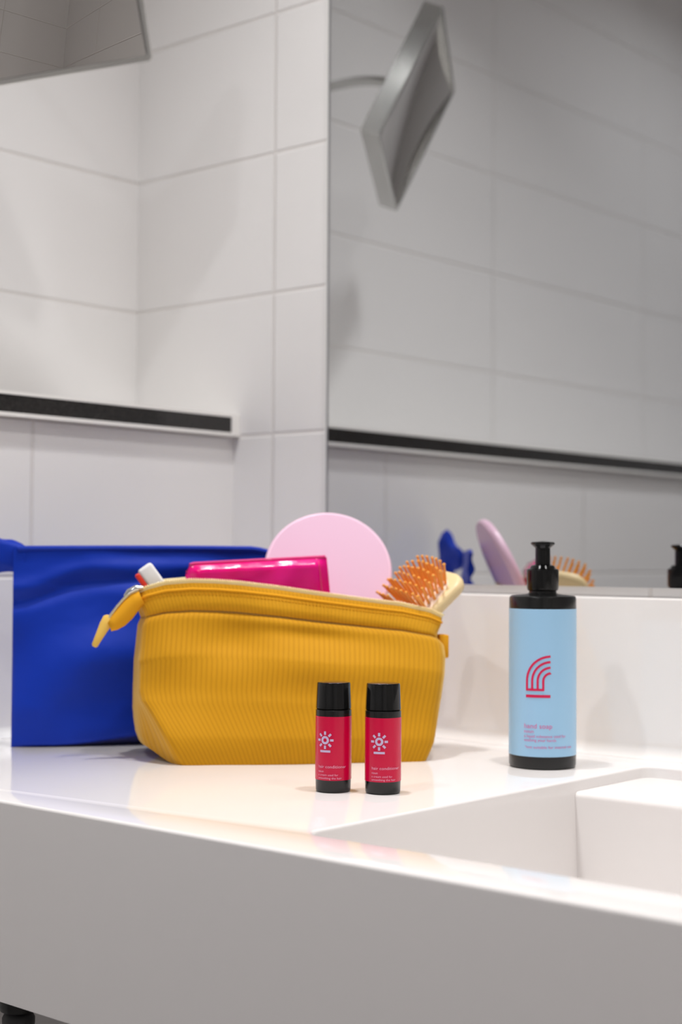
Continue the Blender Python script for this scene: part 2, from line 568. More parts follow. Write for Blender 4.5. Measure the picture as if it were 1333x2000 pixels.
# arm from the back of the frame to the left wall
bk = ctr + loc(0, 0.03, -T)
wp = Vector((XU, 1.00, 1.725))
mid = bk - n_ * 0.05
pts = []
for k in range(25):
    f = k / 24
    p = (1 - f) ** 3 * bk + 3 * (1 - f) ** 2 * f * (bk - n_ * 0.06) + 3 * (1 - f) * f * f * (wp + Vector((0.10, 0, 0))) + f ** 3 * wp
    pts.append(p - ctr)
bm = bmesh.new(); tube(bm, pts, 0.0072, 14)
obj('arm', bm, M_STEEL, t)
bm = bmesh.new(); tube(bm, [wp - ctr + Vector((0.0002, 0, 0)), wp - ctr + Vector((0.012, 0, 0)), wp - ctr + Vector((0.016, 0, 0))], [0.03, 0.03, 0.026], 32)
obj('wall_plate', bm, M_STEEL, t)
bm = bmesh.new(); tube(bm, [bk - ctr + n_ * 0.0005, bk - ctr - n_ * 0.012], [0.014, 0.011], 24)
obj('swivel', bm, M_STEEL, t)

# ------------------------------------------------------------------ printing on cylinders
def face_cam(x, y):
    return math.atan2(-x, y)                       # local -y looks at the camera

def wrap(bm, r, th0, off=0.00025):
    """flat drawing (x = arc length, y = height) -> around a cylinder, local -y is the front"""
    for v in bm.verts:
        th = th0 + v.co.x / r
        v.co = Vector(((r + off) * math.sin(th), -(r + off) * math.cos(th), v.co.y))

def text_bm(bm, s, size, x, y, width=None):
    cu = bpy.data.curves.new('t', 'FONT')
    cu.body = s; cu.size = size; cu.resolution_u = 3
    o = bpy.data.objects.new('t', cu); COL.objects.link(o)
    dg = bpy.context.evaluated_depsgraph_get(); dg.update()
    me = bpy.data.meshes.new_from_object(o.evaluated_get(dg))
    bpy.data.objects.remove(o)
    w = max(v.co.x for v in me.vertices)
    k = (width / w) if width else 1.0
    n0 = len(bm.verts)
    bm.from_mesh(me)
    bm.verts.ensure_lookup_table()
    for v in bm.verts[n0:]:
        v.co = Vector((x + v.co.x * k, y + v.co.y, 0))
    bpy.data.meshes.remove(me)

def poly_strip(bm, pts, w, capr=False):
    """flat stroke of width w along pts"""
    L = []; Rr = []
    for i, p in enumerate(pts):
        q0 = pts[max(i - 1, 0)]; q1 = pts[min(i + 1, len(pts) - 1)]
        d = Vector((q1[0] - q0[0], q1[1] - q0[1])).normalized()
        nn = Vector((-d.y, d.x)) * w / 2
        L.append(bm.verts.new((p[0] + nn.x, p[1] + nn.y, 0))); Rr.append(bm.verts.new((p[0] - nn.x, p[1] - nn.y, 0)))
    for i in range(len(pts) - 1):
        bm.faces.new((L[i], L[i + 1], Rr[i + 1], Rr[i]))

def seg_pts(p, q, n=6):
    return [(lerp(p[0], q[0], i / n), lerp(p[1], q[1], i / n)) for i in range(n + 1)]

# ------------------------------------------------------------------ hair conditioner bottles
def conditioner(x, y, turn, label):
    t = empty('conditioner_bottle', (x, y, TOP_Z), face_cam(x, y), label, 'bottle', 'mini hair conditioner bottles')
    r = 0.0149
    bm = bmesh.new()
    lathe(bm, [(0, 0.0), (r - 0.0022, 0.0), (r - 0.0010, 0.0006), (r - 0.0006, 0.0016), (r - 0.0003, 0.010), (r - 0.0002, 0.0102), (r - 0.0002, 0.062), (r - 0.0002, 0.0665), (r - 0.0012, 0.0672), (0, 0.0672)], 72)
    obj('bottle_body', bm, M_BLACKM, t)
    bm = bmesh.new()
    lathe(bm, [(r - 0.0002, 0.0102), (r, 0.0103), (r, 0.0615), (r - 0.0002, 0.0616)], 96)
    obj('label_film', bm, M_PINKLBL, t)
    bm = bmesh.new()
    lathe(bm, [(0, 0.0674), (r - 0.0010, 0.0674), (r - 0.0004, 0.0678), (r - 0.0012, 0.0880), (r - 0.0017, 0.0888), (r - 0.003, 0.0890), (0, 0.0893)], 72)
    obj('cap', bm, M_BLACK, t)
    th = turn
    s = bmesh.new()
    cx, cy = 0.0, 0.0428
    n = 40
    ri, ro = 0.0015, 0.0034
    inn = [s.verts.new((cx + ri * math.cos(2 * PI * k / n), cy + ri * math.sin(2 * PI * k / n), 0)) for k in range(n)]
    out = [s.verts.new((cx + ro * math.cos(2 * PI * k / n), cy + ro * math.sin(2 * PI * k / n), 0)) for k in range(n)]
    for k in range(n):
        s.faces.new((inn[k], inn[(k + 1) % n], out[(k + 1) % n], out[k]))
    for k in range(8):
        a = k * PI / 4
        poly_strip(s, seg_pts((cx + 0.0043 * math.cos(a), cy + 0.0043 * math.sin(a)), (cx + 0.0071 * math.cos(a), cy + 0.0071 * math.sin(a)), 3), 0.0018)
    poly_strip(s, seg_pts((cx - 0.0046, cy - 0.0090), (cx + 0.0046, cy - 0.0090), 8), 0.0018)
    wrap(s, r, th - math.radians(27))
    obj('printed_sun', s, M_LILAC, t, 0)
    s = bmesh.new()
    text_bm(s, 'hair conditioner', 0.0034, 0, 0.0203, 0.0245)
    text_bm(s, 'noun', 0.0027, 0, 0.0168)
    text_bm(s, 'a cream used for', 0.0024, 0, 0.0140, 0.0175)
    text_bm(s, 'smoothing the hair', 0.0024, 0, 0.0114, 0.0205)
    wrap(s, r, th - math.radians(52))
    obj('printed_text', s, M_PINKTXT, t, 0)
    return t
conditioner(-0.8257, 0.9473, 0.0, 'small black and crimson hair conditioner bottle, the left one standing before the yellow pouch')
conditioner(-0.7901, 0.9679, math.radians(15), 'small black and crimson hair conditioner bottle, the one nearer the basin edge')

# ------------------------------------------------------------------ soap bottle
x, y = -0.7839, 1.1928
t = empty('soap_dispenser', (x, y, TOP_Z), face_cam(x, y), 'tall black pump bottle with a sky blue hand soap label, standing by the basin', 'soap bottle')
r = 0.0311
bm = bmesh.new()
lathe(bm, [(0, 0), (r - 0.003, 0), (r - 0.0012, 0.0008), (r - 0.0004, 0.0025), (r - 0.0002, 0.0118), (r - 0.0002, 0.145), (r - 0.0004, 0.1545), (r - 0.0012, 0.1562), (r - 0.0030, 0.1570), (0.0150, 0.1585), (0.0128, 0.1592), (0.0126, 0.1612), (0, 0.1612)], 96)
obj('bottle_body', bm, M_BLACKM, t)
bm = bmesh.new(); lathe(bm, [(r - 0.0002, 0.0118), (r, 0.0119), (r, 0.1450), (r - 0.0002, 0.1451)], 128)
obj('label_film', bm, M_BLUELBL, t)
tp = empty('pump', (0, 0, 0)); tp.parent = t
bm = bmesh.new()
lathe(bm, [(0.0125, 0.1612), (0.0140, 0.1618), (0.0146, 0.1640), (0.0147, 0.1800), (0.0141, 0.1812), (0.0118, 0.1818), (0.0105, 0.1845), (0.0070, 0.1856), (0, 0.1856)], 64)
# fine knurling on the collar
for v in bm.verts:
    if 0.163 < v.co.z < 0.1805:
        k = round(math.atan2(v.co.y, v.co.x) / (2 * PI / 64))
        if k % 2:
            v.co.x *= 0.985; v.co.y *= 0.985
obj('collar', bm, M_BLACK, tp, 20)
bm = bmesh.new(); lathe(bm, [(0.0070, 0.1850), (0.0069, 0.2010), (0, 0.2012)], 48)
obj('stem', bm, M_BLACK, tp)
bm = bmesh.new()
lathe(bm, [(0, 0.2012), (0.0072, 0.2010), (0.0095, 0.2030), (0.0110, 0.2044), (0.0112, 0.2054), (0.0100, 0.2064), (0, 0.2072)], 48)
# spout pointing at the viewer
sp_ = [bm.verts.new(p) for p in ((-0.0075, -0.004, 0.2050), (0.0075, -0.004, 0.2050), (0.0045, -0.004, 0.2000), (-0.0045, -0.004, 0.2000),
                                 (-0.0070, -0.030, 0.2040), (0.0070, -0.030, 0.2040), (0.0042, -0.030, 0.1998), (-0.0042, -0.030, 0.1998))]
for f in ((0, 1, 5, 4), (1, 2, 6, 5), (2, 3, 7, 6), (3, 0, 4, 7), (4, 5, 6, 7), (0, 3, 2, 1)):
    bm.faces.new([sp_[i] for i in f])
obj('pump_head', bm, M_BLACK, tp)
bm = bmesh.new(); box(bm, -0.0022, 0.0022, -0.0304, -0.0298, 0.2006, 0.2030)
obj('spout_hole', bm, M_RUBBER, tp, 0)
# emblem: four nested quarter arches on a bar
K = 1 / 2155.0
s = bmesh.new()
ax, ay = 0.0, (1505 - 1332) * K                   # x measured from the emblem's left edge
x_c = 48.0 * K
for rad in (48.0, 37.2, 26.4, 15.6):
    pts = [(x_c - rad * K, (1505 - 1349) * K), (x_c - rad * K, (1505 - 1340) * K)]
    amax = math.acos(min(1, 2.5 / rad))
    for k in range(17):
        a = PI - (PI - (PI / 2 + 0.0)) * k / 16
        px_ = x_c + rad * K * math.cos(a)
        if px_ > x_c - 1.5 * K:
            break
        pts.append((px_, ay + rad * K * math.sin(a)))
    pts.append((x_c - 1.5 * K, ay + rad * K))
    poly_strip(s, pts, 4.4 * K)
poly_strip(s, seg_pts((-2.2 * K, (1505 - 1349) * K), ((48 - 15.6 + 2.2) * K, (1505 - 1349) * K), 8), 4.4 * K)
poly_strip(s, seg_pts((-2.2 * K, (1505 - 1361.5) * K), (46.5 * K, (1505 - 1361.5) * K), 10), 5.6 * K)
wrap(s, r, math.radians(-26.5), 0.0003)
obj('printed_emblem', s, M_CRIMSON, t, 0)
s = bmesh.new()
text_bm(s, 'hand soap', 0.0062, 0, (1505 - 1424) * K, 0.0262)
text_bm(s, 'noun', 0.0044, 0, (1505 - 1433) * K, 0.0095)
text_bm(s, 'a liquid substance used for', 0.0038, 0, (1505 - 1442) * K, 0.0400)
text_bm(s, 'washing your hands', 0.0038, 0, (1505 - 1449.5) * K, 0.0300)
text_bm(s, '*not suitable for internal use', 0.0036, 0.0008, (1505 - 1463) * K, 0.0465)
wrap(s, r, math.radians(-32), 0.0003)
obj('printed_text', s, M_ROSE, t, 0)

# ------------------------------------------------------------------ yellow pouch
BAG_O = Vector((-1.031, 0.964, TOP_Z))
BAG_R = math.atan2(0.77, 0.638)
cR, sR = math.cos(BAG_R), math.sin(BAG_R)
def bagw(u, v, z):                                 # bag frame -> world
    return Vector((BAG_O.x + u * cR - v * sR, BAG_O.y + u * sR + v * cR, BAG_O.z + z))
RIM = [(-0.045, 0.150), (-0.040, 0.154), (-0.027, 0.161), (-0.009, 0.166), (0.015, 0.168), (0.038, 0.1675), (0.060, 0.166), (0.095, 0.162), (0.130, 0.157), (0.168, 0.152), (0.217, 0.146), (0.245, 0.140), (0.262, 0.133)]
# level tables against s (fraction of the rim height)
UL = [(0.0, -0.028), (0.06, -0.031), (0.14, -0.033), (0.25, -0.035), (0.40, -0.0355), (0.58, -0.035), (0.68, -0.0335), (0.79, -0.032), (0.83, -0.029), (0.87, -0.031), (0.93, -0.035), (1.0, -0.040)]
FL = [(0.0, 0.004), (0.08, -0.004), (0.22, -0.020), (0.33, -0.032), (0.40, -0.0345), (0.58, -0.034)]
UR = [(0.0, 0.235), (0.12, 0.243), (0.28, 0.249), (0.42, 0.254), (0.58, 0.2585), (0.72, 0.261), (0.80, 0.260), (0.835, 0.2535), (0.87, 0.2545), (0.93, 0.258), (1.0, 0.260)]
VF = [(0.0, 0.0), (0.15, 0.000), (0.35, 0.006), (0.6, 0.014), (0.8, 0.026), (1.0, 0.040)]     # front corners
VBk = [(0.0, 0.100), (0.15, 0.112), (0.35, 0.116), (0.6, 0.112), (0.8, 0.098), (1.0, 0.072)]    # back corners
BF = [(0.0, 0.006), (0.15, 0.012), (0.35, 0.018), (0.6, 0.018), (0.8, 0.014), (0.83, 0.011), (0.88, 0.014), (1.0, 0.014)]   # front bulge
BB = [(0.0, 0.004), (0.2, 0.008), (0.5, 0.012), (0.8, 0.030), (1.0, 0.060)]
NF, NE = 90, 22
def bag_ring(s):
    ul, ur = interp(UL, s), interp(UR, s)
    vf, vb = interp(VF, s), interp(VBk, s)
    bf, bb = interp(BF, s), interp(BB, s)
    vlf = vf + 0.022 * sstep(0.05, 0.42, s) * (1 - 0.6 * sstep(0.6, 1.0, s))     # left end is folded back
    ufl = interp(FL, s) if s < 0.58 else ul
    vm = max(vlf + 0.004, lerp(0.050, 0.062, s))
    pts = []
    for i in range(NF):
        f = i / NF
        pts.append([lerp(ufl, ur, f), lerp(vlf, vf, f) - bf * (4 * f * (1 - f)) ** 0.8])
    for i in range(NE):
        f = i / NE
        pts.append([ur + 0.004 * math.sin(PI * f) * (1 - s), lerp(vf, vb, f)])
    for i in range(NF):
        f = i / NF
        pts.append([lerp(ur, ul - 0.004, f), vb + bb * (4 * f * (1 - f)) ** 0.8])
    for i in range(NE):
        f = i / NE
        if f < 0.4:
            g = f / 0.4
            pts.append([ul - 0.004 * (1 - g), lerp(vb, vm, g)])
        else:
            g = (f - 0.4) / 0.6
            pts.append([lerp(ul, ufl, g) + 0.0015 * math.sin(PI * g), lerp(vm, vlf, g)])
    # round the corners
    for _ in range(int(lerp(3, 22, sstep(0.0, 0.5, s) * (1 - 0.5 * sstep(0.8, 1, s))))):
        q = [((pts[k - 1][0] + 2 * pts[k][0] + pts[(k + 1) % len(pts)][0]) / 4, (pts[k - 1][1] + 2 * pts[k][1] + pts[(k + 1) % len(pts)][1]) / 4) for k in range(len(pts))]
        pts = q
    return pts
def bag_verts(s):
    out = []
    ring = bag_ring(s)
    n = len(ring)
    for k, (u, v) in enumerate(ring):
        z = s * interp(RIM, u)
        front = k < NF
        f = k / NF
        lift = 0.0
        if front:
            # soft folds: hollow below the seam, diagonal pull at the left, dent on the right
            a = math.exp(-((u - 0.055) / 0.030) ** 2 - ((s - 0.66) / 0.13) ** 2) * 0.0085
            a += math.exp(-((u - 0.125) / 0.05) ** 2 - ((s - 0.74) / 0.05) ** 2) * 0.0045
            a += math.exp(-((u - 0.215) / 0.035) ** 2 - ((s - 0.30) / 0.22) ** 2) * 0.003
            a -= math.exp(-((u - 0.13) / 0.07) ** 2 - ((s - 0.56) / 0.10) ** 2) * 0.0045
            a -= math.exp(-((u + 0.005) / 0.022) ** 2 - ((s - 0.60) / 0.13) ** 2) * 0.004
            a += noise.noise(Vector((u * 22, s * 3.0, 1.7))) * 0.0030
            v = v + a
            # seam line
            v += 0.0022 * math.exp(-((s - 0.832) / 0.010) ** 2)
        if s < 0.45:
            # the boxed corner at the left is lifted off the counter
            lift = 0.0135 * sstep(0.0, -0.032, u) * (1 - s / 0.45)
        out.append(Vector((u, v, z + lift)))
    return out
def sstep_r(a, b, x):
    return sstep(a, b, x)
t_bag = empty('cosmetic_pouch', BAG_O, BAG_R, 'open mustard yellow corduroy pouch with a pale gold zip, filled with toiletries', 'pouch')
def loft_bag(levels, m, name, parent, closed_base=False, thick=0.0016, closed=True):
    bm = bmesh.new()
    uvl = bm.loops.layers.uv.new('UVMap')
    rings = []
    arc = None
    for s in levels:
        P = bag_verts(s)
        rings.append([bm.verts.new(p) for p in P])
    nn = len(rings[0])
    # ribs run up the cloth: arc length measured on the widest ring
    P = bag_verts(0.55)
    arc = [0.0]
    for k in range(1, nn + 1):
        arc.append(arc[-1] + (P[k % nn] - P[k - 1]).length)
    for li, (r1, r2) in enumerate(zip(rings, rings[1:])):
        for k in range(nn):
            k2 = (k + 1) % nn
            f = bm.faces.new((r1[k], r1[k2], r2[k2], r2[k]))
            for lp, (a, b) in zip(f.loops, ((arc[k], levels[li]), (arc[k + 1], levels[li]), (arc[k + 1], levels[li + 1]), (arc[k], levels[li + 1]))):
                lp[uvl].uv = (a, b)
    if closed_base:
        f = bm.faces.new(rings[0][::-1])
    o = obj(name, bm, m, parent, 60)
    if thick:
        sd = o.modifiers.new('cloth', 'SOLIDIFY'); sd.thickness = thick; sd.offset = -1
    return o
lv = [i / 60 * 0.832 for i in range(61)]
lv = [0.0, 0.004, 0.012] + [x for x in lv if x > 0.02]
loft_bag(lv, M_CORD, 'pouch_body', t_bag, True)
lv2 = [0.832 + (0.990 - 0.832) * i / 14 for i in range(15)]
loft_bag(lv2, M_CORDB, 'seam_band', t_bag)
# piping just under the zip
P = bag_verts(0.955)
bm = bmesh.new()
nn = len(P)
def ring_tube(bm, P, rad, seg=8):
    rings = []
    for k in range(len(P)):
        tdir = (P[(k + 1) % len(P)] - P[k - 1]).normalized()
        a = Vector((0, 0, 1)); a = (a - tdir * a.dot(tdir)).normalized(); b = tdir.cross(a)
        rings.append([bm.verts.new(P[k] + (a * math.cos(2 * PI * j / seg) + b * math.sin(2 * PI * j / seg)) * rad) for j in range(seg)])
    for k in range(len(P)):
        r1, r2 = rings[k], rings[(k + 1) % len(P)]
        for j in range(seg):
            j2 = (j + 1) % seg
            bm.faces.new((r1[j], r1[j2], r2[j2], r2[j]))
ring_tube(bm, P, 0.0014)
obj('piping', bm, M_YSOFT, t_bag)
# zip tape and teeth around the mouth
P = bag_verts(0.990); Q = bag_verts(1.0)
cen = Vector((0.11, 0.055, 0))
bm = bmesh.new()
r1 = [bm.verts.new(p) for p in P]
r2 = [bm.verts.new(q + Vector((0, 0, 0.001))) for q in Q]
r3 = []
for q in Q:
    d = Vector((0, cen.y - q.y, 0))
    d = d.normalized() if d.length > 1e-4 else Vector((0, 0, 0))
    r3.append(bm.verts.new(q + d * 0.003 + Vector((0, 0, 0.0016))))
for a, b in ((r1, r2), (r2, r3)):
    for k in range(nn):
        k2 = (k + 1) % nn
        bm.faces.new((a[k], a[k2], b[k2], b[k]))
o = obj('zip_tape', bm, M_TAPE, t_bag, 60)
sd = o.modifiers.new('cloth', 'SOLIDIFY'); sd.thickness = 0.0008
bm = bmesh.new()
acc = 0.0; step = 0.0021
for k in range(nn):
    a, b = Q[k], Q[(k + 1) % nn]
    L = (b - a).length
    while acc < L:
        p = a.lerp(b, acc / L)
        tdir = (b - a).normalized()
        side = Vector((tdir.y, -tdir.x, 0)).normalized()
        c = p + Vector((0, 0, 0.0016))
        r_ = bmesh.ops.create_icosphere(bm, subdivisions=1, radius=1.0)
        for v in r_['verts']:
            o_ = v.co.copy()
            v.co = c + tdir * o_.x * 0.00085 + side * o_.y * 0.0024 + Vector((0, 0, 1)) * o_.z * 0.0014
        acc += step
    acc -= L
obj('zip_teeth', bm, M_GOLD, t_bag, 80)
# stitched line on the band
P = bag_verts(0.93)
bm = bmesh.new()
for k in range(0, NF, 1):
    a = P[k]; b = P[k + 1]
    mm = (a + b) / 2 + Vector((0, -0.0004, 0))
    tdir = (b - a).normalized()
    r_ = bmesh.ops.create_cube(bm, size=1.0)
    for v in r_['verts']:
        o_ = v.co.copy()
        v.co = mm + tdir * o_.x * 0.0019 + Vector((0, o_.y * 0.0007, o_.z * 0.0005))
obj('stitching', bm, M_YSOFT, t_bag, 0)
# zip tail that hangs out over the left end, slider, and fabric pull
vt = 0.044
tail = [(-0.034, 0.1585), (-0.041, 0.1555), (-0.047, 0.1500), (-0.053, 0.1430), (-0.0585, 0.1355), (-0.0625, 0.1295)]
bm = bmesh.new()
rows = []
for i, (u, z) in enumerate(tail):
    f = i / (len(tail) - 1)
    w = [0.012, 0.016, 0.018, 0.017, 0.013, 0.008][i]
    dx, dz = 0.35, -0.94
    for side in (0,):
        rows.append([bm.verts.new((u + dx * w * g, vt + 0.004 * math.sin(PI * g) * (-1), z + dz * w * g)) for g in [j / 6 for j in range(7)]])
for a, b in zip(rows, rows[1:]):
    for j in range(6):
        bm.faces.new((a[j], a[j + 1], b[j + 1], b[j]))
o = obj('zip_tail', bm, M_YSOFT, t_bag, 60)
sd = o.modifiers.new('cloth', 'SOLIDIFY'); sd.thickness = 0.0045; sd.offset = 0
bm = bmesh.new()
for i in range(26):
    f = i / 25 * (len(tail) - 1)
    j = min(int(f), len(tail) - 2); g = f - j
    u = lerp(tail[j][0], tail[j + 1][0], g); z = lerp(tail[j][1], tail[j + 1][1], g)
    box(bm, u - 0.0018, u - 0.0002, vt - 0.0038, vt + 0.0038, z - 0.0002, z + 0.0020)
obj('tail_teeth', bm, M_GOLD, t_bag, 0)
bm = bmesh.new()
tube(bm, [(-0.030, 0.044, 0.1615), (-0.036, 0.044, 0.1612), (-0.043, 0.044, 0.1575), (-0.047, 0.044, 0.1530)], [0.0030, 0.0048, 0.0048, 0.0030], 16, True, 0.65, (0, 0, 1))
sl = obj('zip_slider', bm, M_STEEL, t_bag)
bm = bmesh.new()
tube(bm, [(-0.0600, 0.043, 0.1345), (-0.0615, 0.043, 0.1320), (-0.0650, 0.042, 0.1265), (-0.0700, 0.041, 0.1165), (-0.0745, 0.040, 0.1075), (-0.0752, 0.040, 0.1062)],
     [0.0034, 0.0060, 0.0054, 0.0040, 0.0030, 0.0018], 14, True, 0.55, (0, 1, 0))
obj('zip_pull', bm, mat('pale_yellow_cord', srgb(232, 188, 84), 0.8), t_bag)
# little tab at the right seam
bm = bmesh.new(); box(bm, 0.256, 0.2655, 0.040, 0.060, 0.094, 0.1165, 0.0015)
obj('side_tab', bm, M_YSOFT, t_bag)

# ------------------------------------------------------------------ blue pouch
bo = Vector((-1.250, 0.944, TOP_Z))
bdir = Vector((0.612, 0.791, 0)).normalized()
t_blue = empty('document_pouch', bo, math.atan2(bdir.y, bdir.x), 'flat royal blue cloth pouch with a closed zip, standing behind the yellow pouch', 'pouch')
BL, BH = 0.270, 0.200
def bluez(p):
    return BH - 0.0005 + 0.0015 * math.sin(p * 2.2) - 0.004 * sstep(0.9, 1.0, p)
def bottom(p):
    return 0.012 * sstep(0.15, 0.60, p)
def thick(p, q):
    e = (1 - abs(2 * p - 1) ** 5)
    t_ = (0.002 + 0.021 * e * math.sin(PI * min(1, (q + 0.08) / 1.0)) ** 0.7 * (1 - 0.6 * q))
    if q > 0.80:
        t_ *= 0.8
    return t_
def blue_pt(p, q, sgn):
    z = lerp(bottom(p) if sgn < 0 else 0.0, bluez(p), q)
    th = thick(p, q) if 0 < q < 1 else 0.0015
    if sgn > 0:
        th += 0.016 * sstep(0.1, 0.5, p) * (1 - q) ** 6
    w = noise.noise(Vector((p * 4.2, q * 3.2, 3.1 + sgn))) * 0.008 * min(1, q * 5) * min(1, (1 - q) * 6 + 0.2)
    w += 0.006 * math.exp(-((p - 0.18) / 0.10) ** 2 - ((q - 0.55) / 0.2) ** 2)
    w -= 0.007 * math.exp(-((p - 0.40) / 0.2) ** 2 - ((q - 0.45) / 0.12) ** 2)
    # dark valley under the zip band, deeper at the left
    w += 0.0045 * math.exp(-((q - lerp(0.72, 0.815, sstep(0.0, 0.3, p))) / 0.035) ** 2)
    # rounded zip band
    w -= 0.003 * math.exp(-((q - lerp(0.80, 0.90, sstep(0.0, 0.3, p))) / 0.035) ** 2)
    return Vector((p * BL, sgn * th + (w if sgn < 0 else -w * 0.5), z))
bm = bmesh.new()
NP, NQ = 70, 60
fr = [[bm.verts.new(blue_pt(i / NP, j / NQ, -1)) for i in range(NP + 1)] for j in range(NQ + 1)]
bk_ = [[bm.verts.new(blue_pt(i / NP, j / NQ, 1)) for i in range(NP + 1)] for j in range(NQ + 1)]
for g_ in (fr, bk_):
    for j in range(NQ):
        for i in range(NP):
            bm.faces.new((g_[j][i], g_[j][i + 1], g_[j + 1][i + 1], g_[j + 1][i]))
for j in range(NQ):
    bm.faces.new((fr[j][0], fr[j + 1][0], bk_[j + 1][0], bk_[j][0]))
    bm.faces.new((fr[j][NP], fr[j + 1][NP], bk_[j + 1][NP], bk_[j][NP]))
for i in range(NP):
    bm.faces.new((fr[0][i], fr[0][i + 1], bk_[0][i + 1], bk_[0][i]))
    bm.faces.new((fr[NQ][i], fr[NQ][i + 1], bk_[NQ][i + 1], bk_[NQ][i]))
obj('pouch_body', bm, M_BLUE, t_blue, 70)
bm = bmesh.new()
tube(bm, [(0.004 + (BL - 0.008) * i / 30, -0.001, bluez(i / 30) - 0.0015) for i in range(31)], 0.0028, 8)
obj('zip_piping', bm, M_BLUE, t_blue)
# gathered cloth end beyond the left seam
bm = bmesh.new()
rows = []
NI = 16
for i in range(NI + 1):
    f = i / NI
    x = lerp(0.012, -0.042, f)
    zc = lerp(0.189, 0.196, f); hh = lerp(0.010, 0.029, sstep(0.1, 0.8, f)) + 0.004 * math.sin(f * 9)
    yc = 0.002 + 0.024 * f
    ring = []
    for k in range(20):
        a = 2 * PI * k / 20
        wv = 1 + 0.25 * math.sin(3 * a + f * 5) * f
        ring.append(bm.verts.new((x + 0.003 * math.sin(2 * a) * f, yc + 0.011 * math.cos(a) * wv * lerp(0.4, 1.0, f), zc + hh * math.sin(a) * (1 + 0.12 * math.sin(5 * a + 7 * f)))))
    rows.append(ring)
for a, b in zip(rows, rows[1:]):
    for k in range(20):
        k2 = (k + 1) % 20
        bm.faces.new((a[k], a[k2], b[k2], b[k]))
bm.faces.new(rows[0][::-1]); bm.faces.new(rows[-1])
obj('gathered_end', bm, M_BLUE, t_blue, 80)

# ------------------------------------------------------------------ pink disc leaning in the pouch
tilt = math.radians(25)
dc = bagw(0.160, 0.128, 0.177)
t = empty('compact_case', dc, BAG_R, 'round pale pink plastic compact leaning upright in the yellow pouch', 'compact')
t.rotation_euler = (-(PI / 2 - tilt) + PI, 0, 0)
rotm = Matrix.Rotation(BAG_R - 0.10, 4, 'Z') @ Matrix.Rotation(PI / 2 - tilt, 4, 'X')
t.rotation_euler = rotm.to_euler()
RD = 0.0655
bm = bmesh.new()
lathe(bm, [(0, 0.0058), (RD - 0.0036, 0.0058), (RD - 0.0036, -0.0058), (0, -0.0058)], 96)
obj('lid', bm, M_PINK, t, 30)
bm = bmesh.new()
prof = [(RD - 0.0037, 0.0052), (RD - 0.0036, 0.0058)] + [(RD - 0.0045 + 0.0045 * math.sin(a), 0.006 * math.cos(a)) for a in [PI * k / 10 for k in range(1, 10)]] + [(RD - 0.0036, -0.0058), (RD - 0.0037, -0.0052)]
lathe(bm, prof, 96)
obj('rim', bm, M_PINKRIM, t)

# ------------------------------------------------------------------ magenta plastic packet
t = empty('plastic_packet', bagw(0.084, 0.085, 0.06), BAG_R, 'glossy magenta plastic packet sticking up from the yellow pouch before the pink compact', 'packet')
bm = bmesh.new()
PW, PH = 0.142, 0.128
def mag(p, q, sgn):
    xl = lerp(-0.066, -0.0715, q); xr = lerp(0.082, 0.0675, q)
    x = lerp(xl, xr, p)
    zt = PH + lerp(-0.0045, 0.0035, p) - 0.010 * (1 - sstep(0, 0.05, p)) ** 2 * sstep(0.8, 1.0, q)
    z = q * zt
    th = 0.0008 + 0.0065 * (sstep(0, 0.12, p) * sstep(1.0, 0.88, p)) * sstep(1.0, 0.90, q)
    th = max(th, 0.0008)
    w = noise.noise(Vector((p * 7, q * 5, 0.3))) * 0.0016
    return Vector((x, sgn * th + w, z))
def sgrid(fn, NP, NQ):
    fr = [[bm.verts.new(fn(i / NP, j / NQ, -1)) for i in range(NP + 1)] for j in range(NQ + 1)]
    bk_ = [[bm.verts.new(fn(i / NP, j / NQ, 1)) for i in range(NP + 1)] for j in range(NQ + 1)]
    for g_ in (fr, bk_):
        for j in range(NQ):
            for i in range(NP):
                bm.faces.new((g_[j][i], g_[j][i + 1], g_[j + 1][i + 1], g_[j + 1][i]))
    for j in range(NQ):
        bm.faces.new((fr[j][0], fr[j + 1][0], bk_[j + 1][0], bk_[j][0]))
        bm.faces.new((fr[j][NP], fr[j + 1][NP], bk_[j + 1][NP], bk_[j][NP]))
    for i in range(NP):
        bm.faces.new((fr[0][i], fr[0][i + 1], bk_[0][i + 1], bk_[0][i]))
        bm.faces.new((fr[NQ][i], fr[NQ][i + 1], bk_[NQ][i + 1], bk_[NQ][i]))
def sstepd(a, b, x):
    return sstep(a, b, x)
_mag = mag
def mag(p, q, sgn):
    xl = lerp(-0.066, -0.0715, q); xr = lerp(0.082, 0.0675, q)
    x = lerp(xl, xr, p)
    zt = PH + lerp(-0.0045, 0.0035, p) - 0.010 * (1 - sstep(0, 0.05, p)) ** 2 * sstep(0.8, 1.0, q)
    e = sstep(0, 0.10, p) * (1 - sstep(0.90, 1.0, p)) * (1 - sstep(0.94, 1.0, q))
    th = 0.0008 + 0.0070 * e
    w = noise.noise(Vector((p * 7, q * 5, 0.3))) * 0.0016
    return Vector((x, sgn * th + w, q * zt))
sgrid(mag, 60, 50)
obj('packet_body', bm, M_MAGENTA, t, 60)
bm = bmesh.new()
tube(bm, [mag(0.01 + 0.98 * i / 40, 1.0, -1) + Vector((0, 0.0008, 0.0)) for i in range(41)], 0.0018, 8)
obj('top_seal', bm, mat('pale_magenta_seal', srgb(226, 60, 130), 0.15, coat=0.5), t)
bm = bmesh.new()
tube(bm, [mag(0.935, 0.02 + 0.95 * i / 30, -1) for i in range(31)], 0.0007, 6)
obj('side_seam', bm, mat('pale_magenta_seam', srgb(232, 70, 120), 0.3), t)

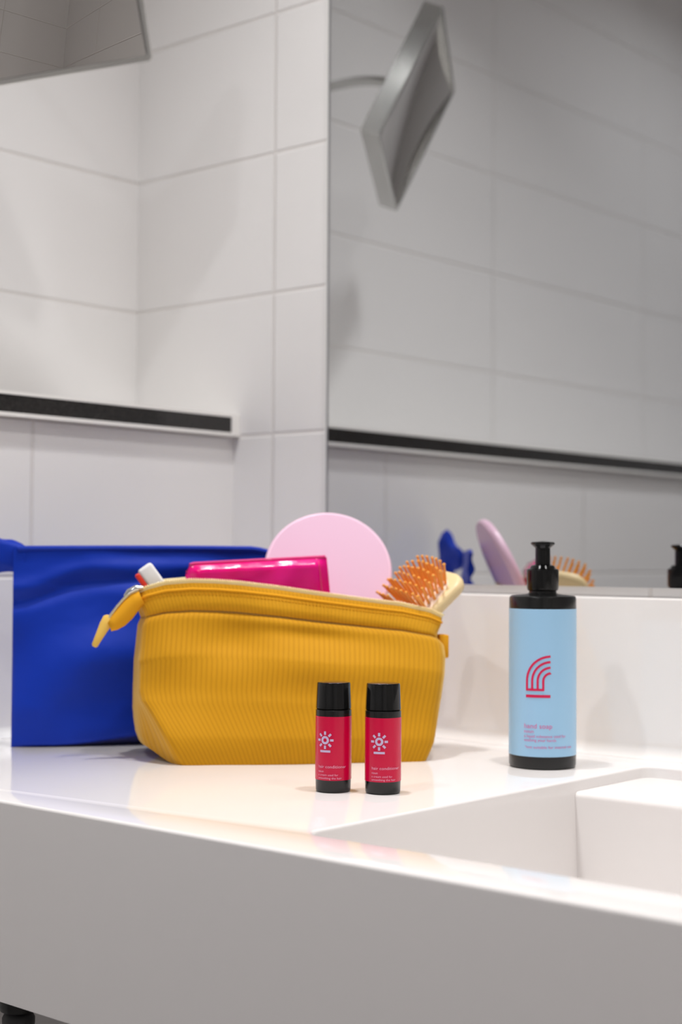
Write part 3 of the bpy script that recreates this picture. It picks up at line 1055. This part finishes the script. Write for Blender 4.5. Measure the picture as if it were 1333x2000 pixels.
# ------------------------------------------------------------------ white and red tube end
t = empty('cosmetic_tube', bagw(-0.009, 0.058, 0.152), BAG_R, 'small white tube with a red side leaning out of the yellow pouch, left end', 'tube')
t.rotation_euler = (0, math.radians(-36), BAG_R)
bm = bmesh.new(); box(bm, -0.0066, 0.0088, -0.006, 0.006, -0.075, 0.0355, 0.0030, 4)
obj('tube_body', bm, M_WHITEP, t)
bm = bmesh.new(); box(bm, -0.0112, -0.0060, -0.0055, 0.0055, -0.075, 0.0335, 0.0017, 3)
obj('red_strip', bm, M_RED, t)

# ------------------------------------------------------------------ wooden hairbrush

l_ = -Vector((0.686, 0.219, 0.690)).normalized()
w_ = Vector((0.437, -0.875, -0.155)); w_ = (w_ - l_ * w_.dot(l_)).normalized()
nb = w_.cross(l_).normalized()
if nb.z < 0:
    nb = -nb
HW = 0.034
HL = 0.090
org = Vector((0.2700, 0.078, 0.1800))
t = empty('hairbrush', bagw(*org), BAG_R, 'pale wooden hairbrush with orange pins, head up at the right of the yellow pouch', 'hairbrush')
def bl(a, b, c):                                   # along head, across, out of the pad
    return l_ * a + w_ * b + nb * c
bm = bmesh.new()
def head_ring(inset, c):
    out = []
    for x, y in rounded_rect(inset, HL - inset, -HW + inset, HW - inset, 0.017 - inset * 0.6, 8):
        # the far end narrows to the handle
        k = 1 - 0.25 * sstep(HL * 0.55, HL, x)
        out.append(bm.verts.new(bl(x, y * k, c)))
    return out
R = [head_ring(0.004, -0.0125), head_ring(0.001, -0.0105), head_ring(0.0, -0.006), head_ring(0.001, -0.0015), head_ring(0.0035, 0.0)]
for p, q in zip(R, R[1:]):
    for i in range(len(p)):
        j = (i + 1) % len(p)
        bm.faces.new((p[i], p[j], q[j], q[i]))
bm.faces.new(R[0][::-1]); bm.faces.new(R[-1])
obj('brush_head', bm, M_WOODLT, t, 50)
bm = bmesh.new()
hb = bl(HL, 0, -0.006)
hp = [bl(HL - 0.008, 0, -0.006), bl(HL + 0.004, 0, -0.006), hb + Vector((-0.022, 0, -0.018)), hb + Vector((-0.058, 0.002, -0.040)), hb + Vector((-0.078, 0.004, -0.050))]
tube(bm, hp, [0.010, 0.008, 0.0065, 0.0075, 0.006], 14)
obj('handle', bm, M_WOODLT, t)
# domed cushion
bm = bmesh.new()
NI, NJ = 24, 20
gx0, gx1, gy = 0.008, HL - 0.008, HW - 0.008
def dome(a, b):
    return 0.0045 * (1 - abs(a) ** 3) * (1 - abs(b) ** 3) + 0.0002
grid = []
for j in range(NJ + 1):
    row = []
    for i in range(NI + 1):
        a = lerp(-1, 1, i / NI); b = lerp(-1, 1, j / NJ)
        # squircle mapping
        aa = a * math.sqrt(max(0, 1 - 0.35 * b * b)); bb_ = b * math.sqrt(max(0, 1 - 0.35 * a * a))
        row.append(bm.verts.new(bl((gx0 + gx1) / 2 + aa * (gx1 - gx0) / 2, bb_ * gy, dome(a, b))))
    grid.append(row)
for j in range(NJ):
    for i in range(NI):
        bm.faces.new((grid[j][i], grid[j][i + 1], grid[j + 1][i + 1], grid[j + 1][i]))
obj('cushion', bm, M_PAD, t)
NA, NB = 9, 8
k = 0
pin_me = None
for i in range(NA):
    for j in range(NB):
        a = lerp(-0.86, 0.86, i / (NA - 1)); b = lerp(-0.86, 0.86, (j + (0.25 if i % 2 else -0.25)) / (NB - 1) * 1.0)
        b = max(-0.88, min(0.88, b))
        if abs(a) > 0.8 and abs(b) > 0.8:
            continue
        aa = a * math.sqrt(1 - 0.35 * b * b); bb_ = b * math.sqrt(1 - 0.35 * a * a)
        base = bl((gx0 + gx1) / 2 + aa * (gx1 - gx0) / 2, bb_ * gy, dome(a, b) - 0.001)
        if (org + base).z < 0.140:
            continue
        d = (nb + l_ * 0.42 * a + w_ * 0.30 * b + Vector((random.uniform(-1, 1), random.uniform(-1, 1), random.uniform(-1, 1))) * 0.03).normalized()
        bm = bmesh.new()
        L = 0.024
        tube(bm, [base, base + d * L * 0.5, base + d * (L - 0.0022), base + d * (L - 0.0012), base + d * L], [0.0015, 0.0014, 0.0012, 0.0018, 0.0010], 8)
        obj('pin', bm, M_PIN, t)
        k += 1
